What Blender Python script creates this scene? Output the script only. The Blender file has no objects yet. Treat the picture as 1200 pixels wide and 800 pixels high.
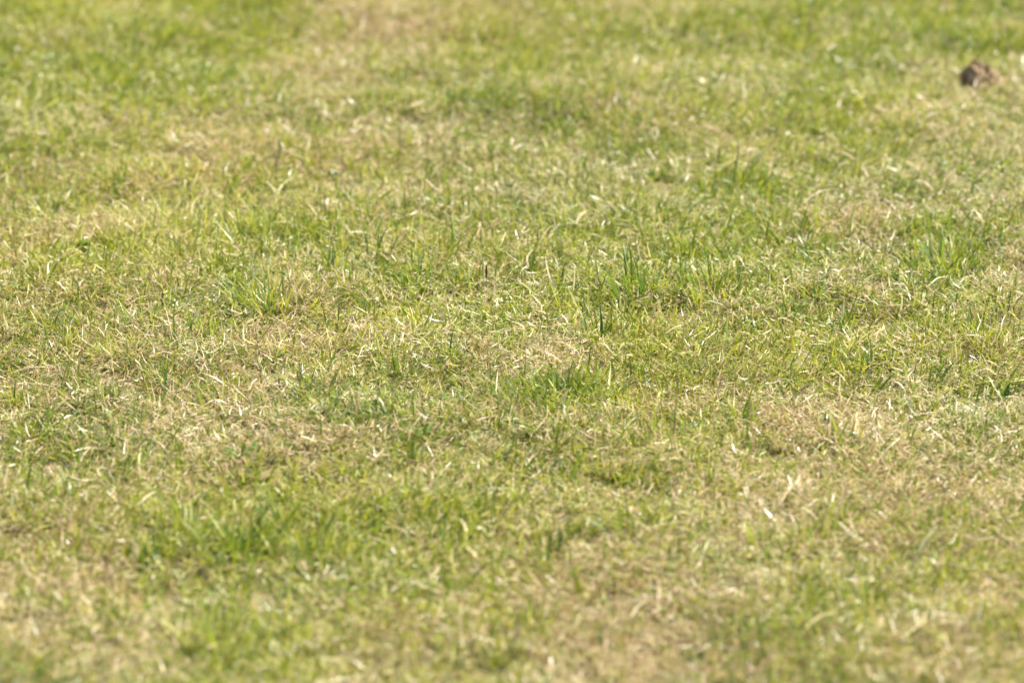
import bpy, bmesh, math, random
import numpy as np
from mathutils import noise as mnoise, Vector

# ------------------------------------------------------------------ camera, sky, sun, exposure
scene = bpy.context.scene
col = scene.collection
CAM_H, PITCH, LENS = 1.75, math.radians(17.0), 180.0
cam_d = bpy.data.cameras.new('camera')
cam = bpy.data.objects.new('camera', cam_d)
col.objects.link(cam)
scene.camera = cam
cam.location = (0, 0, CAM_H)
cam.rotation_euler = (math.pi / 2 - PITCH, 0, 0)
cam_d.sensor_width, cam_d.lens = 36.0, LENS
cam_d.clip_start, cam_d.clip_end = 0.05, 3000.0
cam_d.dof.use_dof = True
cam_d.dof.focus_distance = 5.93
cam_d.dof.aperture_fstop = 4.4

SUN_AZ, SUN_EL = math.radians(58), math.radians(52)      # behind the turf, to the right
world = bpy.data.worlds.new('World')
scene.world = world
world.use_nodes = True
wn = world.node_tree.nodes
sky = wn.new('ShaderNodeTexSky')
sky.sky_type = 'NISHITA'
sky.sun_disc = False
sky.sun_elevation, sky.sun_rotation = SUN_EL, SUN_AZ
world.node_tree.links.new(sky.outputs['Color'], wn['Background'].inputs['Color'])
wn['Background'].inputs['Strength'].default_value = 0.07
sun_d = bpy.data.lights.new('sun', 'SUN')
sun_d.energy, sun_d.angle, sun_d.color = 5.0, math.radians(0.55), (1.0, 0.955, 0.88)
sun = bpy.data.objects.new('sun', sun_d)
col.objects.link(sun)
sdir = Vector((math.sin(SUN_AZ) * math.cos(SUN_EL), math.cos(SUN_AZ) * math.cos(SUN_EL), math.sin(SUN_EL)))
sun.rotation_euler = sdir.to_track_quat('Z', 'Y').to_euler()
sun.location = sdir * 20
vs = scene.view_settings
vs.view_transform, vs.look, vs.gamma, vs.exposure = 'Standard', 'None', 1.0, 1.6
vs.use_curve_mapping = False
scene.cycles.max_bounces = 5
scene.cycles.diffuse_bounces = 2
scene.cycles.glossy_bounces = 2
scene.cycles.transmission_bounces = 4
scene.cycles.use_denoising = True
scene.cycles.denoiser = 'OPENIMAGEDENOISE'
scene.cycles.denoising_input_passes = 'RGB_ALBEDO_NORMAL'
scene.cycles.denoising_prefilter = 'ACCURATE'

rng = np.random.default_rng(11)
random.seed(5)

# ------------------------------------------------------------------ helpers
FPX = 1200 * LENS / 36
SP, CP = math.sin(PITCH), math.cos(PITCH)

def ground(px, py, z=0.0):
    """survey: the spot of the field seen at a place of the photograph"""
    u, v = px - 600.0, 400.0 - py
    dy, dz = FPX * CP + v * SP, -FPX * SP + v * CP
    t = (z - CAM_H) / dz
    return Vector((u * t, dy * t, z))

def mm_per_px(p):
    return (p.y * CP + CAM_H * SP) / FPX

_tab = np.random.default_rng(3).random((256, 256))
def vnoise(x, y, s, o=0):
    x, y = np.asarray(x) / s + 37.3 + o * 13.7, np.asarray(y) / s + 91.1 + o * 7.9
    xi, yi = np.floor(x).astype(int), np.floor(y).astype(int)
    fx, fy = x - xi, y - yi
    fx, fy = fx * fx * (3 - 2 * fx), fy * fy * (3 - 2 * fy)
    a, b = _tab[xi % 256, yi % 256], _tab[(xi + 1) % 256, yi % 256]
    c, d = _tab[xi % 256, (yi + 1) % 256], _tab[(xi + 1) % 256, (yi + 1) % 256]
    return (a * (1 - fx) + b * fx) * (1 - fy) + (c * (1 - fx) + d * fx) * fy

def fbm(x, y, s, o=0):
    return .55 * vnoise(x, y, s, o) + .29 * vnoise(x, y, s * .46, o + 1) + .16 * vnoise(x, y, s * .21, o + 2)

def height(x, y):
    return (.030 * (fbm(x, y, .55, 20) - .5) + .016 * (vnoise(x, y, .13, 25) - .5))

# worn and dry ground of the field: how much of the turf is dead, on a survey grid
# (columns 100 wide from 50, rows 80 high from 40 of the photograph, read on the ground)
DRY = np.array([
 [.25, .22, .25, .33, .62, .52, .32, .42, .32, .36, .36, .26],
 [.26, .30, .32, .66, .46, .36, .36, .44, .36, .35, .44, .52],
 [.46, .40, .70, .40, .60, .52, .42, .46, .42, .42, .55, .55],
 [.58, .60, .32, .38, .50, .46, .42, .32, .36, .52, .60, .55],
 [.58, .56, .62, .52, .54, .52, .55, .40, .42, .52, .55, .50],
 [.62, .66, .66, .68, .54, .62, .70, .50, .52, .45, .55, .56],
 [.60, .66, .76, .68, .64, .70, .60, .60, .60, .76, .70, .64],
 [.60, .60, .46, .40, .50, .46, .50, .52, .74, .76, .74, .68],
 [.76, .72, .40, .30, .40, .42, .76, .80, .60, .54, .58, .62],
 [.60, .60, .40, .44, .60, .52, .76, .86, .74, .52, .60, .66]])
# smaller spots: place, half width, half height, dead, tan (brown mat rather than bleached)
SPOTS = [(455, 25, 60, 22, .8, .9), (360, 90, 50, 26, .75, .8), (228, 190, 42, 30, .85, .6), (420, 118, 26, 12, .7, .9),
 (90, 292, 80, 26, .78, .8), (1165, 318, 34, 24, .9, .8), (1035, 275, 45, 22, .68, .8), (350, 385, 36, 18, .88, .8),
 (430, 225, 60, 26, .62, .4), (640, 425, 60, 22, .74, .3), (930, 505, 70, 24, .9, .7), (220, 535, 90, 34, .8, .3),
 (105, 700, 100, 26, .92, .8), (720, 690, 110, 46, .92, .9), (730, 770, 100, 40, .95, .7), (480, 740, 90, 24, .75, .9),
 (1165, 116, 34, 10, .7, 1.), (280, 640, 120, 40, .15, .1), (300, 345, 40, 32, .12, .0), (780, 330, 110, 26, .18, .1),
 (1110, 305, 42, 28, .08, .0), (650, 470, 46, 16, .2, .1), (620, 235, 80, 40, .42, .1), (870, 225, 70, 30, .3, .0),
 (975, 70, 70, 26, .2, .1), (750, 50, 70, 20, .25, .1), (130, 320, 60, 16, .2, .0), (1035, 645, 28, 12, .9, 1.), (1000, 570, 190, 40, .78, .8), (1110, 600, 80, 50, .7, .7),
 (960, 720, 60, 26, .3, .2), (200, 100, 120, 30, .2, .1), (545, 420, 26, 22, .82, .9), (20, 470, 30, 16, .85, 1.),
 (850, 170, 36, 12, .75, .8), (610, 15, 40, 12, .65, .8), (520, 690, 60, 24, .42, .4)]

def to_survey(x, y):
    fy = y * CP + CAM_H * SP
    return 600 + FPX * x / fy, 400 - FPX * (y * SP - CAM_H * CP) / fy

def field(x, y):
    """dead fraction, tan, green tone of the turf at ground points"""
    x, y = np.asarray(x, float), np.asarray(y, float)
    px, py = to_survey(x, y)
    gx, gy = np.clip((px - 50) / 100, 0, 10.999), np.clip((py - 40) / 80, 0, 8.999)
    ix, iy = gx.astype(int), gy.astype(int)
    fx, fy = gx - ix, gy - iy
    d = (DRY[iy, ix] * (1 - fx) + DRY[iy, ix + 1] * fx) * (1 - fy) + (DRY[iy + 1, ix] * (1 - fx) + DRY[iy + 1, ix + 1] * fx) * fy
    # outside the surveyed part the same mixture goes on
    out = np.clip(np.maximum(np.maximum(-px, px - 1200) / 200, np.maximum(-py, py - 800) / 160), 0, 1)
    wild = np.clip(.5 + 1.1 * (fbm(x, y, .5, 40) - .5), .15, .9)
    d = d * (1 - out) + wild * out
    tan = np.clip(.45 + 1.6 * (fbm(x, y, .28, 50) - .5), 0, 1)
    wx, wy = 90 * (fbm(x, y, .09, 60) - .5), 56 * (fbm(x, y, .09, 64) - .5)
    for (cx, cy, rx, ry, dd, tt) in SPOTS:
        w = np.exp(-(((px + wx - cx) / rx) ** 2 + ((py + wy - cy) / ry) ** 2) * .9) * .85
        d = d * (1 - w) + dd * w
        tan = tan * (1 - w) + tt * w
    d = d + .09 * np.clip((y - 5.9) / 1.0, 0, 1)
    d = d + .55 * (fbm(x, y, .11, 70) - .5) + .25 * (vnoise(x, y, .035, 74) - .5)
    tone = np.clip(.5 + 1.5 * (fbm(x, y, .34, 80) - .5) + .14 * np.clip((y - 5.6) / 1.4, -1, 1) - .16 * np.clip(x / .6, -1, 1) * np.clip((y - 5.0) / 1.0, 0, 1), 0, 1)
    return np.clip(d, 0, 1), np.clip(tan, 0, 1), tone

# ------------------------------------------------------------------ materials
def new_mat(name):
    m = bpy.data.materials.new(name)
    m.use_nodes = True
    nt = m.node_tree
    nt.nodes.clear()
    return m, nt, nt.nodes, nt.links

def ramp(nodes, stops):
    r = nodes.new('ShaderNodeValToRGB')
    e = r.color_ramp.elements
    while len(e) < len(stops):
        e.new(.5)
    for k, (p, c) in enumerate(stops):
        e[k].position = p
        e[k].color = (*c, 1)
    return r

def blade_material():
    m, nt, N, L = new_mat('grass_blade')
    def math_(op, a, b=None, clamp=False):
        n = N.new('ShaderNodeMath'); n.operation = op; n.use_clamp = clamp
        for i, v in enumerate((a, b)):
            if v is None: continue
            if isinstance(v, (int, float)): n.inputs[i].default_value = v
            else: L.new(v, n.inputs[i])
        return n.outputs[0]
    at = N.new('ShaderNodeAttribute'); at.attribute_name = 'blade'
    sep = N.new('ShaderNodeSeparateColor'); L.new(at.outputs['Color'], sep.inputs[0])
    r1, r2, t = sep.outputs
    def inst(name):
        a = N.new('ShaderNodeAttribute'); a.attribute_type = 'INSTANCER'; a.attribute_name = name
        return a.outputs['Fac']
    sa = N.new('ShaderNodeAttribute'); sa.attribute_name = 'soil'          # growth data stored per blade
    ss = N.new('ShaderNodeSeparateColor'); L.new(sa.outputs['Color'], ss.inputs[0])
    dry, tan, tone = (math_('ADD', inst(n_), ss.outputs[i_]) for i_, n_ in enumerate(('dry', 'tan', 'tone')))
    # live colours: cool deep green, mid green, yellow green, pale
    live = ramp(N, [(0, (.026, .078, .014)), (.25, (.082, .150, .013)), (.52, (.195, .250, .015)), (.80, (.36, .345, .020)), (1, (.50, .47, .16))])
    tt = math_('ADD', math_('MULTIPLY', r2, .72), math_('MULTIPLY', tone, .32), True)
    L.new(tt, live.inputs[0])
    # dead colours: bleached straw to tan and red brown
    dead = ramp(N, [(0, (.74, .68, .47)), (.25, (.64, .545, .33)), (.55, (.53, .395, .215)), (.80, (.38, .245, .115)), (1, (.13, .072, .03))])
    dt = math_('ADD', math_('ADD', math_('MULTIPLY', r2, .66), .05), math_('MULTIPLY', tan, .42), True)
    L.new(dt, dead.inputs[0])
    # a blade dies when the ground is dry enough for it; tips go first
    thr = math_('ADD', math_('SUBTRACT', dry, r1), math_('MULTIPLY', math_('SUBTRACT', t, .62), .30))
    isd = math_('MULTIPLY', math_('ADD', thr, .05), 8.0, True)
    mix = N.new('ShaderNodeMix'); mix.data_type = 'RGBA'
    L.new(isd, mix.inputs[0]); L.new(live.outputs[0], mix.inputs[6]); L.new(dead.outputs[0], mix.inputs[7])
    # mottling along the blade
    tc = N.new('ShaderNodeNewGeometry')
    nz = N.new('ShaderNodeTexNoise'); nz.inputs['Scale'].default_value = 140; nz.inputs['Detail'].default_value = 2
    L.new(tc.outputs['Position'], nz.inputs['Vector'])
    hsv = N.new('ShaderNodeHueSaturation')
    L.new(math_('ADD', math_('MULTIPLY', nz.outputs['Fac'], .7), .65), hsv.inputs['Value'])
    L.new(mix.outputs[2], hsv.inputs['Color'])
    colr = hsv.outputs[0]
    pb = N.new('ShaderNodeBsdfPrincipled')
    L.new(colr, pb.inputs['Base Color'])
    L.new(math_('ADD', math_('MULTIPLY', r1, .2), .33), pb.inputs['Roughness'])
    pb.inputs['Specular IOR Level'].default_value = .4
    tr = N.new('ShaderNodeBsdfTranslucent')
    tcol = N.new('ShaderNodeMix'); tcol.data_type = 'RGBA'; tcol.blend_type = 'MULTIPLY'; tcol.inputs[0].default_value = .6
    L.new(colr, tcol.inputs[6]); tcol.inputs[7].default_value = (1.0, 1.0, .6, 1)
    gm = N.new('ShaderNodeGamma'); gm.inputs[1].default_value = .80
    L.new(tcol.outputs[2], gm.inputs[0]); L.new(gm.outputs[0], tr.inputs['Color'])
    ms = N.new('ShaderNodeMixShader'); ms.inputs[0].default_value = .36
    L.new(pb.outputs[0], ms.inputs[1]); L.new(tr.outputs[0], ms.inputs[2])
    out = N.new('ShaderNodeOutputMaterial'); L.new(ms.outputs[0], out.inputs[0])
    return m

def earth_material(name, stops, scale, bump=.4):
    m, nt, N, L = new_mat(name)
    g = N.new('ShaderNodeNewGeometry')
    n1 = N.new('ShaderNodeTexNoise'); n1.inputs['Scale'].default_value = scale; n1.inputs['Detail'].default_value = 9; n1.inputs['Roughness'].default_value = .68
    L.new(g.outputs['Position'], n1.inputs['Vector'])
    r = ramp(N, stops); L.new(n1.outputs['Fac'], r.inputs[0])
    n2 = N.new('ShaderNodeTexNoise'); n2.inputs['Scale'].default_value = scale * 9; n2.inputs['Detail'].default_value = 6
    L.new(g.outputs['Position'], n2.inputs['Vector'])
    b = N.new('ShaderNodeBump'); b.inputs['Strength'].default_value = bump; b.inputs['Distance'].default_value = .004
    L.new(n2.outputs['Fac'], b.inputs['Height'])
    p = N.new('ShaderNodeBsdfPrincipled'); p.inputs['Roughness'].default_value = .92; p.inputs['Specular IOR Level'].default_value = .2
    L.new(r.outputs[0], p.inputs['Base Color']); L.new(b.outputs[0], p.inputs['Normal'])
    out = N.new('ShaderNodeOutputMaterial'); L.new(p.outputs[0], out.inputs[0])
    return m

M_BLADE = blade_material()
M_EARTH = earth_material('turf_earth', [(.28, (.06, .042, .02)), (.45, (.12, .095, .04)), (.58, (.18, .145, .065)), (.75, (.26, .20, .10))], 14)
M_CLOD = earth_material('dry_soil', [(.25, (.075, .045, .021)), (.45, (.22, .146, .076)), (.60, (.39, .275, .155)), (.8, (.50, .37, .22))], 75, .9)

def tag(o, label, cat, group=None, kind=None):
    o['label'], o['category'] = label, cat
    if group: o['group'] = group
    if kind: o['kind'] = kind
    return o

# ------------------------------------------------------------------ the ground: one sheet to the horizon
def axis(lo, hi, step, far):
    core = np.arange(lo, hi + step / 2, step)
    g, s, e = [], step, 0.0
    while e < far:
        s *= 1.28; e += s; g.append(e)
    g = np.array(g)
    return np.concatenate([(lo - g)[::-1], core, hi + g])

gx, gy = axis(-2.4, 2.4, .03, 900), axis(3.2, 9.5, .03, 900)
X, Y = np.meshgrid(gx, gy, indexing='ij')
Z = height(X, Y)
nx, ny = X.shape
verts = np.stack([X, Y, Z], -1).reshape(-1, 3)
ii = np.arange(nx * ny).reshape(nx, ny)
quads = np.stack([ii[:-1, :-1], ii[1:, :-1], ii[1:, 1:], ii[:-1, 1:]], -1).reshape(-1, 4)

def mesh_np(name, v, q, mat, attrs=None, soil=None):
    me = bpy.data.meshes.new(name)
    k = q.shape[1]
    me.vertices.add(len(v)); me.vertices.foreach_set('co', np.ascontiguousarray(v, np.float32).ravel())
    me.loops.add(q.size); me.loops.foreach_set('vertex_index', np.ascontiguousarray(q, np.int32).ravel())
    me.polygons.add(len(q))
    me.polygons.foreach_set('loop_start', np.arange(0, q.size, k, dtype=np.int32))
    me.polygons.foreach_set('use_smooth', np.ones(len(q), bool))
    if attrs is not None:
        a = me.attributes.new('blade', 'FLOAT_COLOR', 'POINT')
        a.data.foreach_set('color', np.ascontiguousarray(attrs, np.float32).ravel())
    if soil is not None:
        a = me.attributes.new('soil', 'FLOAT_COLOR', 'POINT')
        a.data.foreach_set('color', np.ascontiguousarray(soil, np.float32).ravel())
    me.update(calc_edges=True)
    if mat: me.materials.append(mat)
    return me

go = bpy.data.objects.new('ground', mesh_np('ground', verts, quads, M_EARTH))
col.objects.link(go)
tag(go, 'brown earth of the field under the turf', 'ground', kind='structure')

# ------------------------------------------------------------------ blades
def blades(n, base, length, width, tilt, bend, az=None, seg=4, tip=.12, fold=0.0, twist=.5, r1=None, r2=None, wave=.25):
    """ribbon blades; every argument is an array of n (base n x 3). Returns verts, quads, attributes"""
    az = rng.uniform(0, 2 * np.pi, n) if az is None else az
    P = np.zeros((n, seg + 1, 3)); P[:, 0] = base
    th = tilt.copy()
    azk = az.copy()
    ctr = [(th.copy(), azk.copy())]
    for s in range(seg):
        d = np.stack([np.sin(th) * np.cos(azk), np.sin(th) * np.sin(azk), np.cos(th)], -1)
        P[:, s + 1] = P[:, s] + d * (length / seg)[:, None]
        th = th + bend / seg * (0.5 + s / max(seg - 1, 1))
        azk = azk + rng.normal(0, wave, n)
        ctr.append((th.copy(), azk.copy()))
    tw = rng.uniform(-twist, twist, n) * np.pi
    V = []
    for s in range(seg + 1):
        th_, az_ = ctr[s]
        a = tw * (.35 + .65 * s / seg)
        side = np.stack([-np.sin(az_), np.cos(az_), np.zeros(n)], -1)
        nor = np.stack([np.cos(th_) * np.cos(az_), np.cos(th_) * np.sin(az_), -np.sin(th_)], -1)
        w = side * np.cos(a)[:, None] + nor * np.sin(a)[:, None]
        u = -side * np.sin(a)[:, None] + nor * np.cos(a)[:, None]
        t = s / seg
        prof = (1.0 - (1 - tip) * t ** 2.2) * (.75 + .25 * min(1, t * 4))
        hw = (width * prof / 2)[:, None] * w
        if fold:
            V += [P[:, s] - hw, P[:, s] + u * (width * prof * fold)[:, None], P[:, s] + hw]
        else:
            V += [P[:, s] - hw, P[:, s] + hw]
    c = 3 if fold else 2
    V = np.stack(V, 1)                                   # n, (seg+1)*c, 3
    q = []
    for s in range(seg):
        for k in range(c - 1):
            q.append([s * c + k, s * c + k + 1, (s + 1) * c + k + 1, (s + 1) * c + k])
    Q = np.array(q)[None] + (np.arange(n) * (seg + 1) * c)[:, None, None]
    r1 = rng.random(n) if r1 is None else r1
    r2 = rng.random(n) if r2 is None else r2
    A = np.zeros((n, (seg + 1) * c, 4)); A[..., 3] = 1
    A[..., 0], A[..., 1] = r1[:, None], r2[:, None]
    A[..., 2] = np.repeat(np.arange(seg + 1) / seg, c)[None]
    return V.reshape(-1, 3), Q.reshape(-1, 4), A.reshape(-1, 4)

def disc(n, r):
    a, q = rng.uniform(0, 2 * np.pi, n), r * np.sqrt(rng.random(n))
    return np.stack([q * np.cos(a), q * np.sin(a), np.zeros(n)], -1)

U = rng.uniform
def join(*parts):
    V, Q, A, o = [], [], [], 0
    for v, q, a in parts:
        V.append(v); Q.append(q + o); A.append(a); o += len(v)
    return np.concatenate(V), np.concatenate(Q), np.concatenate(A)

def thatch_patch():
    """short dead clippings and runners lying crossways"""
    n = 150
    b = disc(n, .055); b[:, 2] = U(-.003, .012, n)
    a = blades(n, b, U(.007, .024, n), U(.0008, .0016, n), U(1.05, 1.75, n), U(-.7, .7, n), seg=3, tip=.45,
               r1=U(0, 1, n), r2=U(0, 1, n), wave=.35)
    n = 5
    b = disc(n, .055); b[:, 2] = U(.003, .015, n)
    c = blades(n, b, U(.025, .055, n), U(.0007, .0013, n), U(1.2, 1.6, n), U(-.3, .6, n), seg=4, tip=.3,
               r1=U(0, .4, n), r2=U(0, .6, n), wave=.3)
    return join(a, c)

def turf_patch():
    """short mown blades, leaning every way, mostly live"""
    n = 46
    b = disc(n, .045); b[:, 2] = -.002
    a = blades(n, b, U(.014, .034, n), U(.0013, .0029, n), np.abs(rng.normal(.55, .38, n)), U(.1, 1.5, n), seg=4,
               tip=.35, r1=U(0, 1, n), wave=.22)
    n = 18
    b = disc(n, .045); b[:, 2] = U(0, .008, n)
    c = blades(n, b, U(.018, .038, n), U(.0012, .0024, n), U(.9, 1.5, n), U(-.3, .6, n), seg=4, tip=.25, r1=U(0, 1, n), wave=.3)
    return join(a, c)

def long_patch():
    """a few longer blades the mower missed"""
    n = 9
    b = disc(n, .03); b[:, 2] = -.002
    return blades(n, b, U(.030, .060, n), U(.0014, .0030, n), np.abs(rng.normal(.30, .25, n)), U(.1, 1.1, n), seg=5,
                  tip=.10, fold=.18, twist=.3, r1=U(.25, 1, n), wave=.08)

def protos(name, fn, k):
    c = bpy.data.collections.new(name)
    for i in range(k):
        c.objects.link(bpy.data.objects.new(name + '_patch', mesh_np(name, *fn()[:2], M_BLADE)) if False else
                       (lambda r: bpy.data.objects.new(name + '_patch', mesh_np(name, r[0], r[1], M_BLADE, r[2])))(fn()))
    return c

def quat_mul(a, b):
    w1, x1, y1, z1 = a.T; w2, x2, y2, z2 = b.T
    return np.stack([w1*w2-x1*x2-y1*y2-z1*z2, w1*x2+x1*w2+y1*z2-z1*y2, w1*y2-x1*z2+y1*w2+z1*x2, w1*z2+x1*y2-y1*x2+z1*w2], -1)

def scatter(name, protoc, k, dens_in, dens_out, scale, lean, dryf, label, cat, live):
    """the turf layer: points on the ground with growth data, a blade patch standing on each"""
    def pts(x0, x1, y0, y1, d):
        n = int((x1 - x0) * (y1 - y0) * d)
        return np.stack([U(x0, x1, n), U(y0, y1, n)], -1)
    P = np.concatenate([pts(-2.6, 2.6, 3.4, 10.0, dens_in), pts(-6, 6, 2.0, 15.0, dens_out)])
    P = P[(~in_view(P[:, 0], P[:, 1], -.02)) & ((np.arange(len(P)) < int(5.2 * 6.6 * dens_in)) | (np.abs(P[:, 0]) > 2.6) | (P[:, 1] < 3.4) | (P[:, 1] > 10))]
    d, tan, tone = field(P[:, 0], P[:, 1])
    if live:                                              # live grass stands thinner and lower on worn ground
        keep = rng.random(len(P)) < np.clip(1.25 - live * d, .12, 1)
        P, d, tan, tone = P[keep], d[keep], tan[keep], tone[keep]
    n = len(P)
    z = height(P[:, 0], P[:, 1])
    sc = U(scale[0], scale[1], n) * ((1.18 - .5 * d) if live else 1.0)
    rz = U(0, 2 * np.pi, n)
    qz = np.stack([np.cos(rz / 2), 0 * rz, 0 * rz, np.sin(rz / 2)], -1)
    # swards lean together, mostly down wind to the right
    la = 2 * np.pi * vnoise(P[:, 0], P[:, 1], .22, 90) * .9 - .9
    lt = lean * (.25 + 1.1 * vnoise(P[:, 0], P[:, 1], .10, 93)) * U(.5, 1.2, n)
    ax = np.stack([-np.sin(la), np.cos(la)], -1)
    qt = np.stack([np.cos(lt / 2), ax[:, 0] * np.sin(lt / 2), ax[:, 1] * np.sin(lt / 2), 0 * lt], -1)
    q = quat_mul(qt, qz)
    me = bpy.data.meshes.new(name)
    me.vertices.add(n)
    me.vertices.foreach_set('co', np.concatenate([P, z[:, None]], 1).astype(np.float32).ravel())
    def put(nm, ty, key, arr):
        at = me.attributes.new(nm, ty, 'POINT'); at.data.foreach_set(key, np.ascontiguousarray(arr).ravel())
    put('grow', 'FLOAT', 'value', sc.astype(np.float32))
    put('turn', 'QUATERNION', 'value', q.astype(np.float32))
    put('which', 'INT', 'value', rng.integers(0, k, n).astype(np.int32))
    put('dry', 'FLOAT', 'value', np.clip(dryf[0] + dryf[1] * d, 0, 1).astype(np.float32))
    put('tan', 'FLOAT', 'value', tan.astype(np.float32))
    put('tone', 'FLOAT', 'value', tone.astype(np.float32))
    me.update()
    o = bpy.data.objects.new(name, me)
    col.objects.link(o)
    ng = bpy.data.node_groups.new(name, 'GeometryNodeTree')
    ng.interface.new_socket('Geometry', in_out='INPUT', socket_type='NodeSocketGeometry')
    ng.interface.new_socket('Geometry', in_out='OUTPUT', socket_type='NodeSocketGeometry')
    N, L = ng.nodes, ng.links
    gi, gout = N.new('NodeGroupInput'), N.new('NodeGroupOutput')
    ci = N.new('GeometryNodeCollectionInfo'); ci.inputs['Collection'].default_value = protoc
    ci.inputs['Separate Children'].default_value = True; ci.inputs['Reset Children'].default_value = True
    iop = N.new('GeometryNodeInstanceOnPoints'); iop.inputs['Pick Instance'].default_value = True
    def named(nm, ty):
        x = N.new('GeometryNodeInputNamedAttribute'); x.data_type = ty; x.inputs['Name'].default_value = nm
        return [s for s in x.outputs if s.enabled and s.name == 'Attribute'][0]
    L.new(gi.outputs[0], iop.inputs['Points']); L.new(ci.outputs[0], iop.inputs['Instance'])
    L.new(named('which', 'INT'), iop.inputs['Instance Index'])
    L.new(named('turn', 'QUATERNION'), iop.inputs['Rotation'])
    L.new(named('grow', 'FLOAT'), iop.inputs['Scale'])
    L.new(iop.outputs[0], gout.inputs[0])
    md = o.modifiers.new('growth', 'NODES'); md.node_group = ng
    tag(o, label, cat, kind='stuff')
    return o

def in_view(x, y, m=0.0):
    """the stretch of turf that is grown blade by blade"""
    return (np.abs(x) < (y * CP + CAM_H * SP) * .1 + .14 + m) & (y > 4.32 - m) & (y < 8.05 + m)

def grow(name, dens, clump, thin, dims, label, cat, dryf, lie):
    """turf grown blade by blade in loose clumps; dims: length, width, tilt mean/sd, bend, seg, tip"""
    (l0, l1), (w0, w1), (tm, ts), (b0, b1), seg, tip, zr = dims
    n = int(2.4 * 3.9 * dens)
    per = clump[0]
    c = np.stack([U(-1.2, 1.2, n // per), U(4.2, 8.15, n // per)], -1)
    P = np.repeat(c, per, 0) + rng.normal(0, clump[1], (len(c) * per, 2))
    cr = np.repeat(rng.random(len(c)), per)                              # shared by a clump
    ok = in_view(P[:, 0], P[:, 1])
    P, cr = P[ok], cr[ok]
    d, tan, tone = field(P[:, 0], P[:, 1])
    keep = rng.random(len(P)) < (np.clip(1.2 - thin * d, .1, 1) if thin else np.clip(.30 + .95 * d, 0, 1))
    hole = vnoise(P[:, 0], P[:, 1], .030, 33)                            # worn gaps down to the earth
    keep &= rng.random(len(P)) > .85 * np.clip((hole - .76) / .08, 0, 1)
    P, cr, d, tan, tone = P[keep], cr[keep], d[keep], tan[keep], tone[keep]
    n = len(P)
    z = height(P[:, 0], P[:, 1]) + U(zr[0], zr[1], n)
    vig = (1.12 - .45 * d) if thin else np.ones(n)                       # low where worn
    vig = vig * (.60 + .8 * vnoise(P[:, 0], P[:, 1], .08, 97)) * (.8 + .4 * cr)
    la = 2 * np.pi * vnoise(P[:, 0], P[:, 1], .20, 90) * .6 - 1.55 + rng.normal(0, lie, n)
    tilt = np.abs(rng.normal(tm, ts, n)) if thin else U(tm - ts, tm + ts, n)
    v, q, a = blades(n, np.concatenate([P, z[:, None]], 1), U(l0, l1, n) * vig, U(w0, w1, n), tilt, U(b0, b1, n), az=la,
                     seg=seg, tip=tip, wave=.2, r2=np.clip(.25 * cr + .8 * rng.random(n) - .03, 0, 1))
    k = (seg + 1) * 2
    so = np.repeat(np.stack([np.clip(dryf[0] + dryf[1] * d, 0, 1), tan, tone, np.ones(n)], -1), k, 0)
    o = bpy.data.objects.new(name, mesh_np(name, v, q, M_BLADE, a, so))
    col.objects.link(o)
    tag(o, label, cat, kind='stuff')
    return n

K = 1.35
grow('dry_thatch', 100000, (8, .02), 0, ((.006, .023), (.0007, .0015), (1.36, .42), (-1.2, 1.2), 2, .45, (-.003, .016)),
     'matted straw coloured thatch of dead clippings between the green blades', 'thatch', (.08, .80), 3.)
grow('short_grass', 56000, (14, .010), .55, ((.008, .029), (.0011, .0027), (.70, .45), (-.2, 1.3), 3, .28, (-.003, .006)),
     'short mown green and yellowing grass covering the whole field', 'grass', (-.21, .94), 1.9)
grow('long_grass', 3600, (5, .009), .6, ((.024, .056), (.0016, .0036), (.58, .32), (.0, .9), 5, .10, (-.003, .0)),
     'scattered longer single grass blades standing above the mown turf', 'grass', (-.18, .70), .95)
scatter('surrounding_thatch', protos('thatch', thatch_patch, 14), 14, 480, 130, (.75, 1.1), .10, (.08, .80),
        'matted dead thatch around the field beyond the near turf', 'thatch', 0)
scatter('surrounding_grass', protos('turf', turf_patch, 18), 18, 1000, 200, (.8, 1.1), .40, (-.21, .94),
        'short mown grass going on around the near turf', 'grass', .75)

# ------------------------------------------------------------------ tufts one can tell apart
def place(o, px, py, rz=None, s=1.0):
    p = ground(px, py)
    p = ground(px, py, float(height(p.x, p.y)))
    o.location = p
    o.rotation_euler = (0, 0, random.uniform(0, 6.28) if rz is None else rz)
    o.scale = (s, s, s)
    return o

def tuft_mesh(n, r, l0, l1, w0, w1, spread, r2=(0, 1), leaf=.1):
    b = disc(n, r); b[:, 2] = -.003
    az = np.arctan2(b[:, 1], b[:, 0]) + rng.normal(0, .8, n)
    tilt = np.clip(np.linalg.norm(b[:, :2], axis=1) / r * spread + rng.normal(0, .16, n), .02, 1.3)
    v, q, a = blades(n, b, U(l0, l1, n), U(w0, w1, n), tilt, U(.1, 1.0, n), az=az, seg=6, tip=leaf, fold=.16, twist=.25,
                     r1=U(.25, 1, n), r2=U(*r2, n), wave=.06)
    return mesh_np('grass_tuft', v, q, M_BLADE, a)

T_GREEN = [tuft_mesh(24, .022, .032, .062, .0018, .0036, .6) for _ in range(6)]
T_BIG = [tuft_mesh(75, .045, .034, .066, .0018, .0038, .65) for _ in range(3)]
T_BROAD = [tuft_mesh(9, .010, .025, .045, .0032, .0050, .75, (.35, 1), .05) for _ in range(3)]

def tuft(me, px, py, s, dry, tone, label, group=None, rz=None):
    o = bpy.data.objects.new('grass_tuft', me)
    col.objects.link(o)
    place(o, px, py, rz, s)
    o['dry'], o['tan'], o['tone'] = dry, .3, tone
    return tag(o, label, 'grass tuft', group)

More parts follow.
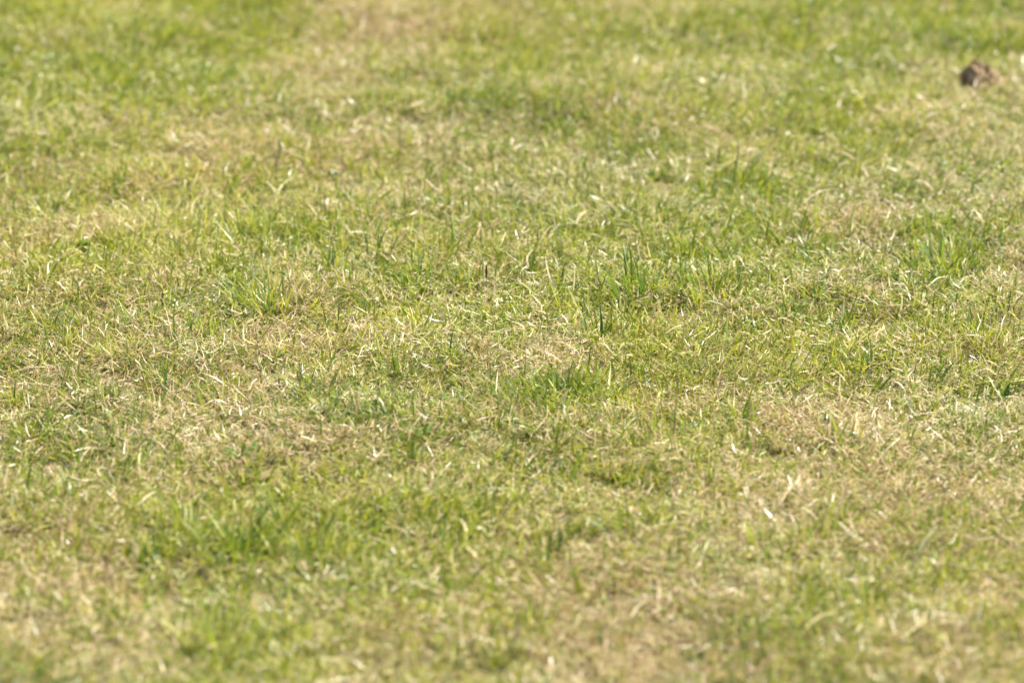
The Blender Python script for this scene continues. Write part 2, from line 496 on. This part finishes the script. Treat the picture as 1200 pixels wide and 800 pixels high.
tuft(T_BIG[0], 1108, 322, 1.0, .05, .75, 'bright green dense tuft beside a bare tan patch of turf')
tuft(T_BIG[1], 745, 345, 1.05, .08, .1, 'broad deep green tuft where a yellow forked blade leans')
tuft(T_BIG[2], 835, 350, .9, .15, .45, 'yellow green tuft beside the broad deep green one')
tuft(T_BIG[0], 312, 365, .9, .06, .55, 'tall bright green tuft of upright blades in short dry turf', rz=2.)
tuft(T_BIG[1], 280, 655, .95, .05, .05, 'dark green clump with deep shade between its blades', rz=1.)
tuft(T_BIG[2], 650, 475, .8, .05, .25, 'low green tuft edging a bleached straw patch')
LANDMARKS = [(1153, 104, 'near the big earth clod'), (1108, 322, 'beside the bright green dense tuft'), (745, 345, 'beside the broad deep green tuft'),
             (280, 655, 'beside the dark green clump'), (312, 365, 'beside the tall bright green tuft'), (650, 475, 'beside the low green tuft'),
             (892, 652, 'near the lime green leaf pair'), (570, 345, 'near the dark brown seed head'), (234, 478, 'near the wide dark blade')]
def where(px, py):
    p = ground(px, py)
    near = min((((ground(a, b) - p).length, w) for a, b, w in LANDMARKS))
    if near[0] < .13: return near[1]
    d = float(field(p.x, p.y)[0])
    return 'on dry straw coloured ground' if d > .64 else 'in green turf' if d < .40 else 'in half dry turf'
def tuft_words(s_, tn, px, py):
    hue = 'deep green' if tn < .18 else 'mid green' if tn < .45 else 'yellow green'
    size = 'small' if s_ < .85 else 'fuller'
    return '%s %s tuft of taller blades %s' % (size, hue, where(px, py)), 'tufts of taller grass'
for i, (px, py, s, dr, tn) in enumerate([
    (62, 398, .8, .1, .3), (105, 395, .8, .1, .3), (60, 420, .7, .1, .1), (145, 425, .8, .1, .7), (175, 392, .8, .1, .5),
    (243, 395, .8, .08, .5), (215, 380, .6, .1, .6), (390, 320, .9, .1, .1), (440, 310, 1.0, .1, .05), (400, 305, .7, .1, .1),
    (500, 335, .9, .1, .2), (480, 345, .8, .1, .5), (545, 335, .7, .1, .1), (620, 320, .9, .1, .05), (370, 475, .9, .05, .2),
    (355, 455, .8, .1, .1), (385, 395, .8, .1, .1), (470, 450, .8, .1, .3), (530, 425, .8, .1, .1), (430, 375, .7, .1, .2),
    (700, 405, 1., .1, .25), (730, 385, .9, .1, .2), (690, 450, .9, .08, .1), (740, 455, .9, .08, .15), (800, 455, .8, .1, .6),
    (870, 500, 1., .05, .1), (880, 535, .8, .05, .1), (960, 350, .8, .1, .1), (925, 375, .8, .1, .1), (985, 395, .9, .1, .2),
    (1075, 460, .9, .05, .6), (1020, 445, .8, .08, .2), (1160, 465, .9, .05, .25), (1095, 270, .9, .15, .1), (1150, 300, .7, .1, .1),
    (930, 285, .9, .08, .3), (905, 275, .8, .1, .5), (1040, 330, .7, .1, .2), (1180, 370, .7, .1, .7), (1110, 395, .8, .1, .2),
    (190, 318, .8, .1, .8), (120, 325, .8, .1, .8), (150, 300, .7, .1, .6), (135, 232, .8, .1, .6), (20, 260, .8, .1, .3),
    (265, 475, .8, .1, .3), (200, 455, .9, .1, .15), (130, 480, .8, .1, .3), (20, 480, .8, .1, .5), (35, 515, .8, .1, .2),
    (470, 545, .8, .1, .2), (540, 490, .8, .1, .3), (580, 500, .8, .1, .5), (600, 545, .8, .1, .3), (990, 520, .9, .1, .3),
    (215, 620, .9, .05, .3), (330, 620, .9, .05, .1), (370, 650, .9, .05, .3), (180, 660, .8, .05, .0), (520, 640, 1., .05, .1),
    (570, 610, .9, .1, .3), (645, 660, 1., .1, .1), (740, 625, .9, .1, .3), (1100, 690, 1., .1, .1), (1015, 715, 1., .05, .2),
    (950, 640, .9, .05, .5), (620, 740, 1., .1, .6), (255, 770, 1., .05, .7), (520, 700, .9, .1, .4), (560, 265, .8, .1, .5),
    (595, 185, .8, .1, .1), (680, 250, .8, .1, .6), (560, 55, .9, .1, .4), (700, 40, .9, .1, .5), (1075, 45, .9, .1, .2),
    (830, 130, .8, .1, .2), (460, 190, .9, .1, .6), (60, 130, .9, .1, .6), (290, 60, .9, .1, .7), (150, 40, .9, .1, .6)]):
    tuft(T_GREEN[i % 6], px, py, s, dr, tn, *tuft_words(s, tn, px, py))
BG = 'broad leaved yellow green plants in the turf'
BL = 'low plant of a few broad yellow green leaves'
for i, (px, py, s) in enumerate([(166, 412, .9), (188, 318, .7), (494, 348, .9), (805, 350, .9), (785, 350, .8), (520, 492, .8),
                                 (30, 520, .9), (225, 485, .9), (790, 455, .8), (30, 620, 1.), (1075, 475, .8), (385, 650, 1.), (265, 765, 1.2)]):
    tuft(T_BROAD[i % 3], px, py, s, .0, 1.0, BL + ' ' + where(px, py), BG)
tuft(T_BROAD[0], 892, 652, 1.1, .0, 1.0, 'vivid lime green leaf pair catching the sun in brown turf')

# ------------------------------------------------------------------ single dead blades and straws
def straw(p0, p1, sag, width, name, label, group, cat='dry grass blade', r=(.05, .1), dry=1.0, fold=.22, curl=0.0):
    """a folded dead leaf from p0 to p1, its own mesh"""
    d = p1 - p0
    L = d.length
    side = d.cross(Vector((0, 0, 1)))
    if side.length < 1e-4: side = Vector((1, 0, 0))
    side.normalize()
    if abs(d.z) > .6 * L:                                  # standing blades turn their flat side any way
        a = random.uniform(-.9, .9)
        side = Vector((math.cos(a), math.sin(a), 0))
    up = side.cross(d).normalized()
    seg, V, Q, A = 8, [], [], []
    k1, k2 = random.uniform(-.05, .05), random.uniform(-.03, .03)
    tw = random.uniform(-.7, .7)
    for s in range(seg + 1):
        t = s / seg
        c = d * t + up * (sag * L * 4 * t * (1 - t)) + side * (L * (curl + k1) * 4 * t * (1 - t) + L * k2 * math.sin(t * 9))
        prof = (.55 + .45 * min(1, t * 5)) * (1 - .9 * t ** 4)
        w = side * math.cos(tw * t) + up * math.sin(tw * t)
        V += [c - w * width * prof / 2, c - up * width * fold * prof, c + w * width * prof / 2]
        A += [(r[0], r[1], t * .6, 1)] * 3
        if s < seg:
            for k in range(2):
                Q.append((s * 3 + k, s * 3 + k + 1, s * 3 + k + 4, s * 3 + k + 3))
    me = mesh_np(name, np.array([tuple(v) for v in V]), np.array(Q), M_BLADE, np.array(A))
    o = bpy.data.objects.new(name, me)
    col.objects.link(o)
    o.location = p0
    o['dry'], o['tan'], o['tone'] = dry, .0, .9
    return tag(o, label, cat, group)

def on_turf(px, py, h):
    p = ground(px, py)
    return ground(px, py, float(height(p.x, p.y)) + h)

def blade_words(n_px, w, how, px, py):
    form = ('long' if n_px > 30 else 'short' if n_px < 20 else 'middling') + (' broad' if w > 3.2 else ' thin')
    return '%s pale dead grass blade %s %s' % (form, how, where(px, py)), 'dead grass blades ' + how
for (x0, y0, x1, y1, w) in [
    (676, 262, 694, 248, 4.), (653, 253, 664, 259, 3.), (620, 313, 638, 292, 3.), (66, 331, 79, 343, 4.), (770, 330, 789, 327, 2.5),
    (647, 400, 674, 408, 3.), (700, 402, 719, 414, 2.5), (735, 498, 752, 484, 2.5), (550, 475, 584, 469, 2.5), (205, 416, 226, 419, 3.),
    (1126, 497, 1151, 494, 2.5), (1172, 477, 1197, 489, 3.), (1072, 211, 1093, 222, 5.), (1134, 235, 1150, 230, 4.), (1086, 336, 1114, 324, 2.3),
    (1120, 333, 1142, 322, 2.5), (898, 358, 915, 350, 2.5), (1146, 322, 1200, 324, 1.6), (1039, 526, 1056, 512, 3.), (248, 508, 271, 514, 3.),
    (95, 540, 111, 521, 4.), (476, 679, 522, 697, 4.5), (505, 682, 521, 659, 4.), (757, 618, 812, 611, 4.), (740, 722, 758, 704, 4.5),
    (530, 606, 546, 632, 3.5), (548, 640, 562, 654, 5.), (160, 592, 182, 575, 4.), (222, 588, 248, 571, 4.), (243, 758, 270, 752, 5.),
    (302, 785, 322, 778, 6.), (379, 131, 390, 140, 5.), (148, 184, 159, 193, 5.), (415, 149, 424, 150, 5.), (856, 301, 874, 315, 2.5),
    (860, 313, 866, 304, 2.5), (190, 219, 213, 216, 4.), (262, 245, 278, 262, 3.), (278, 241, 294, 248, 3.), (148, 358, 186, 346, 2.),
    (5, 440, 60, 429, 2.2), (30, 452, 85, 470, 2.), (640, 350, 634, 362, 3.), (1003, 505, 1008, 488, 3.), (925, 575, 905, 600, 4.),
    (1155, 440, 1178, 478, 2.), (430, 405, 418, 420, 2.), (310, 210, 330, 232, 3.), (780, 390, 800, 380, 2.5),
    (985, 720, 940, 740, 4.), (1060, 745, 1085, 715, 5.), (830, 700, 870, 690, 4.), (940, 240, 985, 222, 2.5), (1010, 400, 1035, 385, 2.2)]:
    p0, p1 = on_turf(x0, y0, random.uniform(.012, .018)), on_turf(x1, y1, random.uniform(.014, .024))
    k = mm_per_px(p0)
    straw(p0, p1, random.uniform(.02, .10), w * k * .78, 'dry_grass_blade', *blade_words(math.hypot(x1 - x0, y1 - y0), w, 'lying', x0, y0),
          r=(.05, random.choice((.25, .35, .5, .65))), curl=random.uniform(-.06, .06))

for (x0, y0, x1, y1, w) in [
    (1033, 250, 1023, 217, 5.), (987, 381, 990, 349, 3.5), (1055, 372, 1058, 346, 3.), (1080, 364, 1082, 342, 4.), (903, 342, 902, 323, 3.5),
    (12, 228, 8, 200, 4.), (25, 225, 25, 198, 4.), (11, 400, 6, 365, 4.), (183, 478, 177, 452, 4.), (1068, 496, 1069, 464, 3.5),
    (1051, 498, 1060, 464, 3.), (1036, 490, 1022, 470, 5.), (129, 432, 130, 398, 2.5), (201, 357, 209, 331, 2.5), (701, 452, 695, 439, 4.),
    (828, 386, 840, 349, 2.5), (838, 308, 831, 288, 3.), (704, 275, 699, 258, 3.5), (566, 342, 565, 302, 2.5), (1178, 388, 1179, 355, 2.),
    (1170, 378, 1169, 358, 2.5), (1101, 260, 1107, 242, 4.), (1125, 252, 1131, 228, 2.5), (525, 156, 532, 130, 4.), (202, 112, 201, 104, 5.),
    (872, 125, 869, 92, 4.), (945, 375, 952, 350, 2.), (672, 352, 675, 310, 3.), (260, 470, 261, 442, 4.), (203, 475, 204, 440, 2.5),
    (983, 470, 985, 438, 3.), (1070, 660, 1098, 615, 5.), (1076, 745, 1068, 720, 5.), (1125, 565, 1123, 545, 4.),
    (1010, 310, 1012, 290, 3.), (945, 335, 947, 322, 3.), (978, 130, 979, 122, 6.), (985, 126, 986, 119, 5.), (60, 215, 75, 185, 3.),
    (612, 540, 615, 512, 2.5), (450, 525, 452, 500, 2.5), (880, 440, 890, 415, 2.5), (1140, 745, 1150, 700, 4.)]:
    p0 = on_turf(x0, y0, 0)
    k = mm_per_px(p0)
    p1 = p0 + Vector(((x1 - x0) * k, random.uniform(-.006, .012), (y0 - y1) * k / CP))
    p0.z += .002
    straw(p0, p1, random.uniform(-.05, .05), w * k * .82, 'dry_grass_blade', *blade_words(math.hypot(x1 - x0, y1 - y0), w, 'standing up', x0, y0),
          r=(.05, random.choice((.1, .25, .35, .5))))

# a few single live grass blades that look like no other
p0 = on_turf(690, 384, .0); k = mm_per_px(p0)
straw(p0, p0 + Vector((-28 * k, .004, 52 * k)), .03, 3.2 * k, 'live_grass_blade', 'tall yellow green blade leaning left out of the deep green tuft',
      None, 'grass blade', (.6, 1.0), .3)
p0 = on_turf(684, 373, .004)
straw(p0, p0 + Vector((-24 * k, .004, 22 * k)), .06, 3.0 * k, 'live_grass_blade', 'short bright yellow blade under the tall leaning yellow green blade',
      None, 'grass blade', (.6, 1.0), .3)
p0 = on_turf(234, 478, .0); k = mm_per_px(p0)
straw(p0, p0 + Vector((3 * k, .002, 34 * k)), .0, 5.5 * k, 'live_grass_blade', 'wide dark green pointed blade standing alone in bleached turf',
      None, 'grass blade', (.9, .0), .0)
p0 = on_turf(1060, 285, .0); k = mm_per_px(p0)

# dark dry seed head on its stalk
def revolve(prof, n=8):
    V, Q = [], []
    for r, z in prof:
        for i in range(n):
            a = 2 * math.pi * i / n
            V.append((r * math.cos(a), r * math.sin(a), z))
    for s in range(len(prof) - 1):
        for i in range(n):
            Q.append((s * n + i, s * n + (i + 1) % n, (s + 1) * n + (i + 1) % n, (s + 1) * n + i))
    return np.array(V), np.array(Q)
M_HEAD = earth_material('seed_husk', [(.3, (.045, .03, .015)), (.6, (.11, .075, .035)), (.8, (.2, .14, .07))], 400, .6)
M_STALK = earth_material('dry_stalk', [(.3, (.30, .26, .12)), (.7, (.45, .40, .20))], 300, .2)
p0 = on_turf(570, 345, .0); k = mm_per_px(p0)
sh = bpy.data.objects.new('seed_head', None); col.objects.link(sh); sh.location = p0
tag(sh, 'dark brown plantain seed head on a thin stalk', 'seed head')
v, q = revolve([(.0007, -.004), (.0006, .012), (.0005, 20 * k)]); 
o = bpy.data.objects.new('stalk', mesh_np('stalk', v, q, M_STALK)); col.objects.link(o); o.parent = sh
v, q = revolve([(.0004, 20 * k), (.0009, 21.5 * k), (.0012, 25 * k), (.0011, 31 * k), (.0008, 35 * k), (.0002, 37 * k)], 10)
v[:, :2] *= 1 + .25 * rng.random((len(v), 1))
o = bpy.data.objects.new('husk', mesh_np('husk', v, q, M_HEAD)); col.objects.link(o); o.parent = sh

# ------------------------------------------------------------------ clods of earth
def clod_mesh(name, sx, sy, sz, peak, sub=5, seed=0, rough=.16):
    bm = bmesh.new()
    bmesh.ops.create_icosphere(bm, subdivisions=sub, radius=1)
    off = Vector((seed * 3.1, seed * 1.7, 5))
    for v in bm.verts:
        c = v.co.copy()
        n = mnoise.fractal(c * 1.3 + off, .9, 2.1, 5) * rough * 1.5
        n += (abs(mnoise.noise(c * 5.0 + off)) - .25) * rough * .9
        n += mnoise.noise(c * 13.0 + off) * rough * .30 + mnoise.noise(c * 30 + off) * rough * .16
        c *= 1 + n
        t = max(0.0, c.z)
        wid = 1 - .46 * min(1, t) ** 1.3                     # narrows to a ridge
        c.x = c.x * wid + peak * t
        c.y = c.y * wid
        v.co = Vector((c.x * sx, c.y * sy, (c.z if c.z > 0 else c.z * .35) * sz))
    me = bpy.data.meshes.new(name)
    bm.to_mesh(me); bm.free()
    me.materials.append(M_CLOD)
    for p in me.polygons: p.use_smooth = True
    return me

p0 = on_turf(1151, 101, .004); k = mm_per_px(p0)
clod = bpy.data.objects.new('earth_clod', clod_mesh('earth_clod', 26 * k, 22 * k, 30 * k, -.22, 6, 1, .2))
col.objects.link(clod); clod.location = p0
tag(clod, 'brown crumbly clod of dry earth, peaked to one side, sitting on the turf', 'earth clod')
for i, (px, py, s, lab) in enumerate([(1031, 92, 7., 'small brown crumb of earth half sunk in the grass away from the big clod'),
                                      (1106, 3, 7., 'reddish brown crumb of earth beyond the big clod'),
                                      (1172, 108, 5., 'little crumb of earth fallen against the big clod')]):
    p0 = on_turf(px, py, .010); k = mm_per_px(p0)
    o = bpy.data.objects.new('earth_crumb', clod_mesh('earth_crumb', s * k, s * .8 * k, s * .8 * k, .1, 4, i + 4, .2))
    col.objects.link(o); o.location = p0
    tag(o, lab, 'earth crumb')
for i in range(14):
    a = random.uniform(0, 6.28); q = random.uniform(24, 46)
    p0 = on_turf(1153 + q * math.cos(a), 103 + q * .34 * math.sin(a), .008); k = mm_per_px(p0)
    o = bpy.data.objects.new('earth_crumb', clod_mesh('earth_crumb', *(random.uniform(1.4, 3.4) * k for _ in range(3)), .1, 2, i + 9, .25))
    col.objects.link(o); o.location = p0
    tag(o, 'tiny crumb of earth scattered in the grass round the big clod', 'earth crumb', 'tiny crumbs round the clod')
# flat rosettes of broad deep green leaves
T_ROSE = [tuft_mesh(7, .010, .014, .026, .006, .010, 1.15, (.15, .5), .25) for _ in range(3)]
for i, (px, py, s_) in enumerate([(287, 546, 1.), (437, 490, .9), (196, 516, .8), (500, 520, .8), (352, 470, .8), (165, 672, 1.), (1178, 477, .8),
                                  (640, 560, .8), (880, 390, .8), (720, 470, .8), (96, 300, .8), (1060, 400, .7)]):
    o = tuft(T_ROSE[i % 3], px, py, s_, .0, .0, 'flat rosette of a few broad deep green leaves ' + where(px, py), 'broad leaved rosettes')
    o.name = 'leaf_rosette'; o['category'] = 'weed'; o.location.z += .010
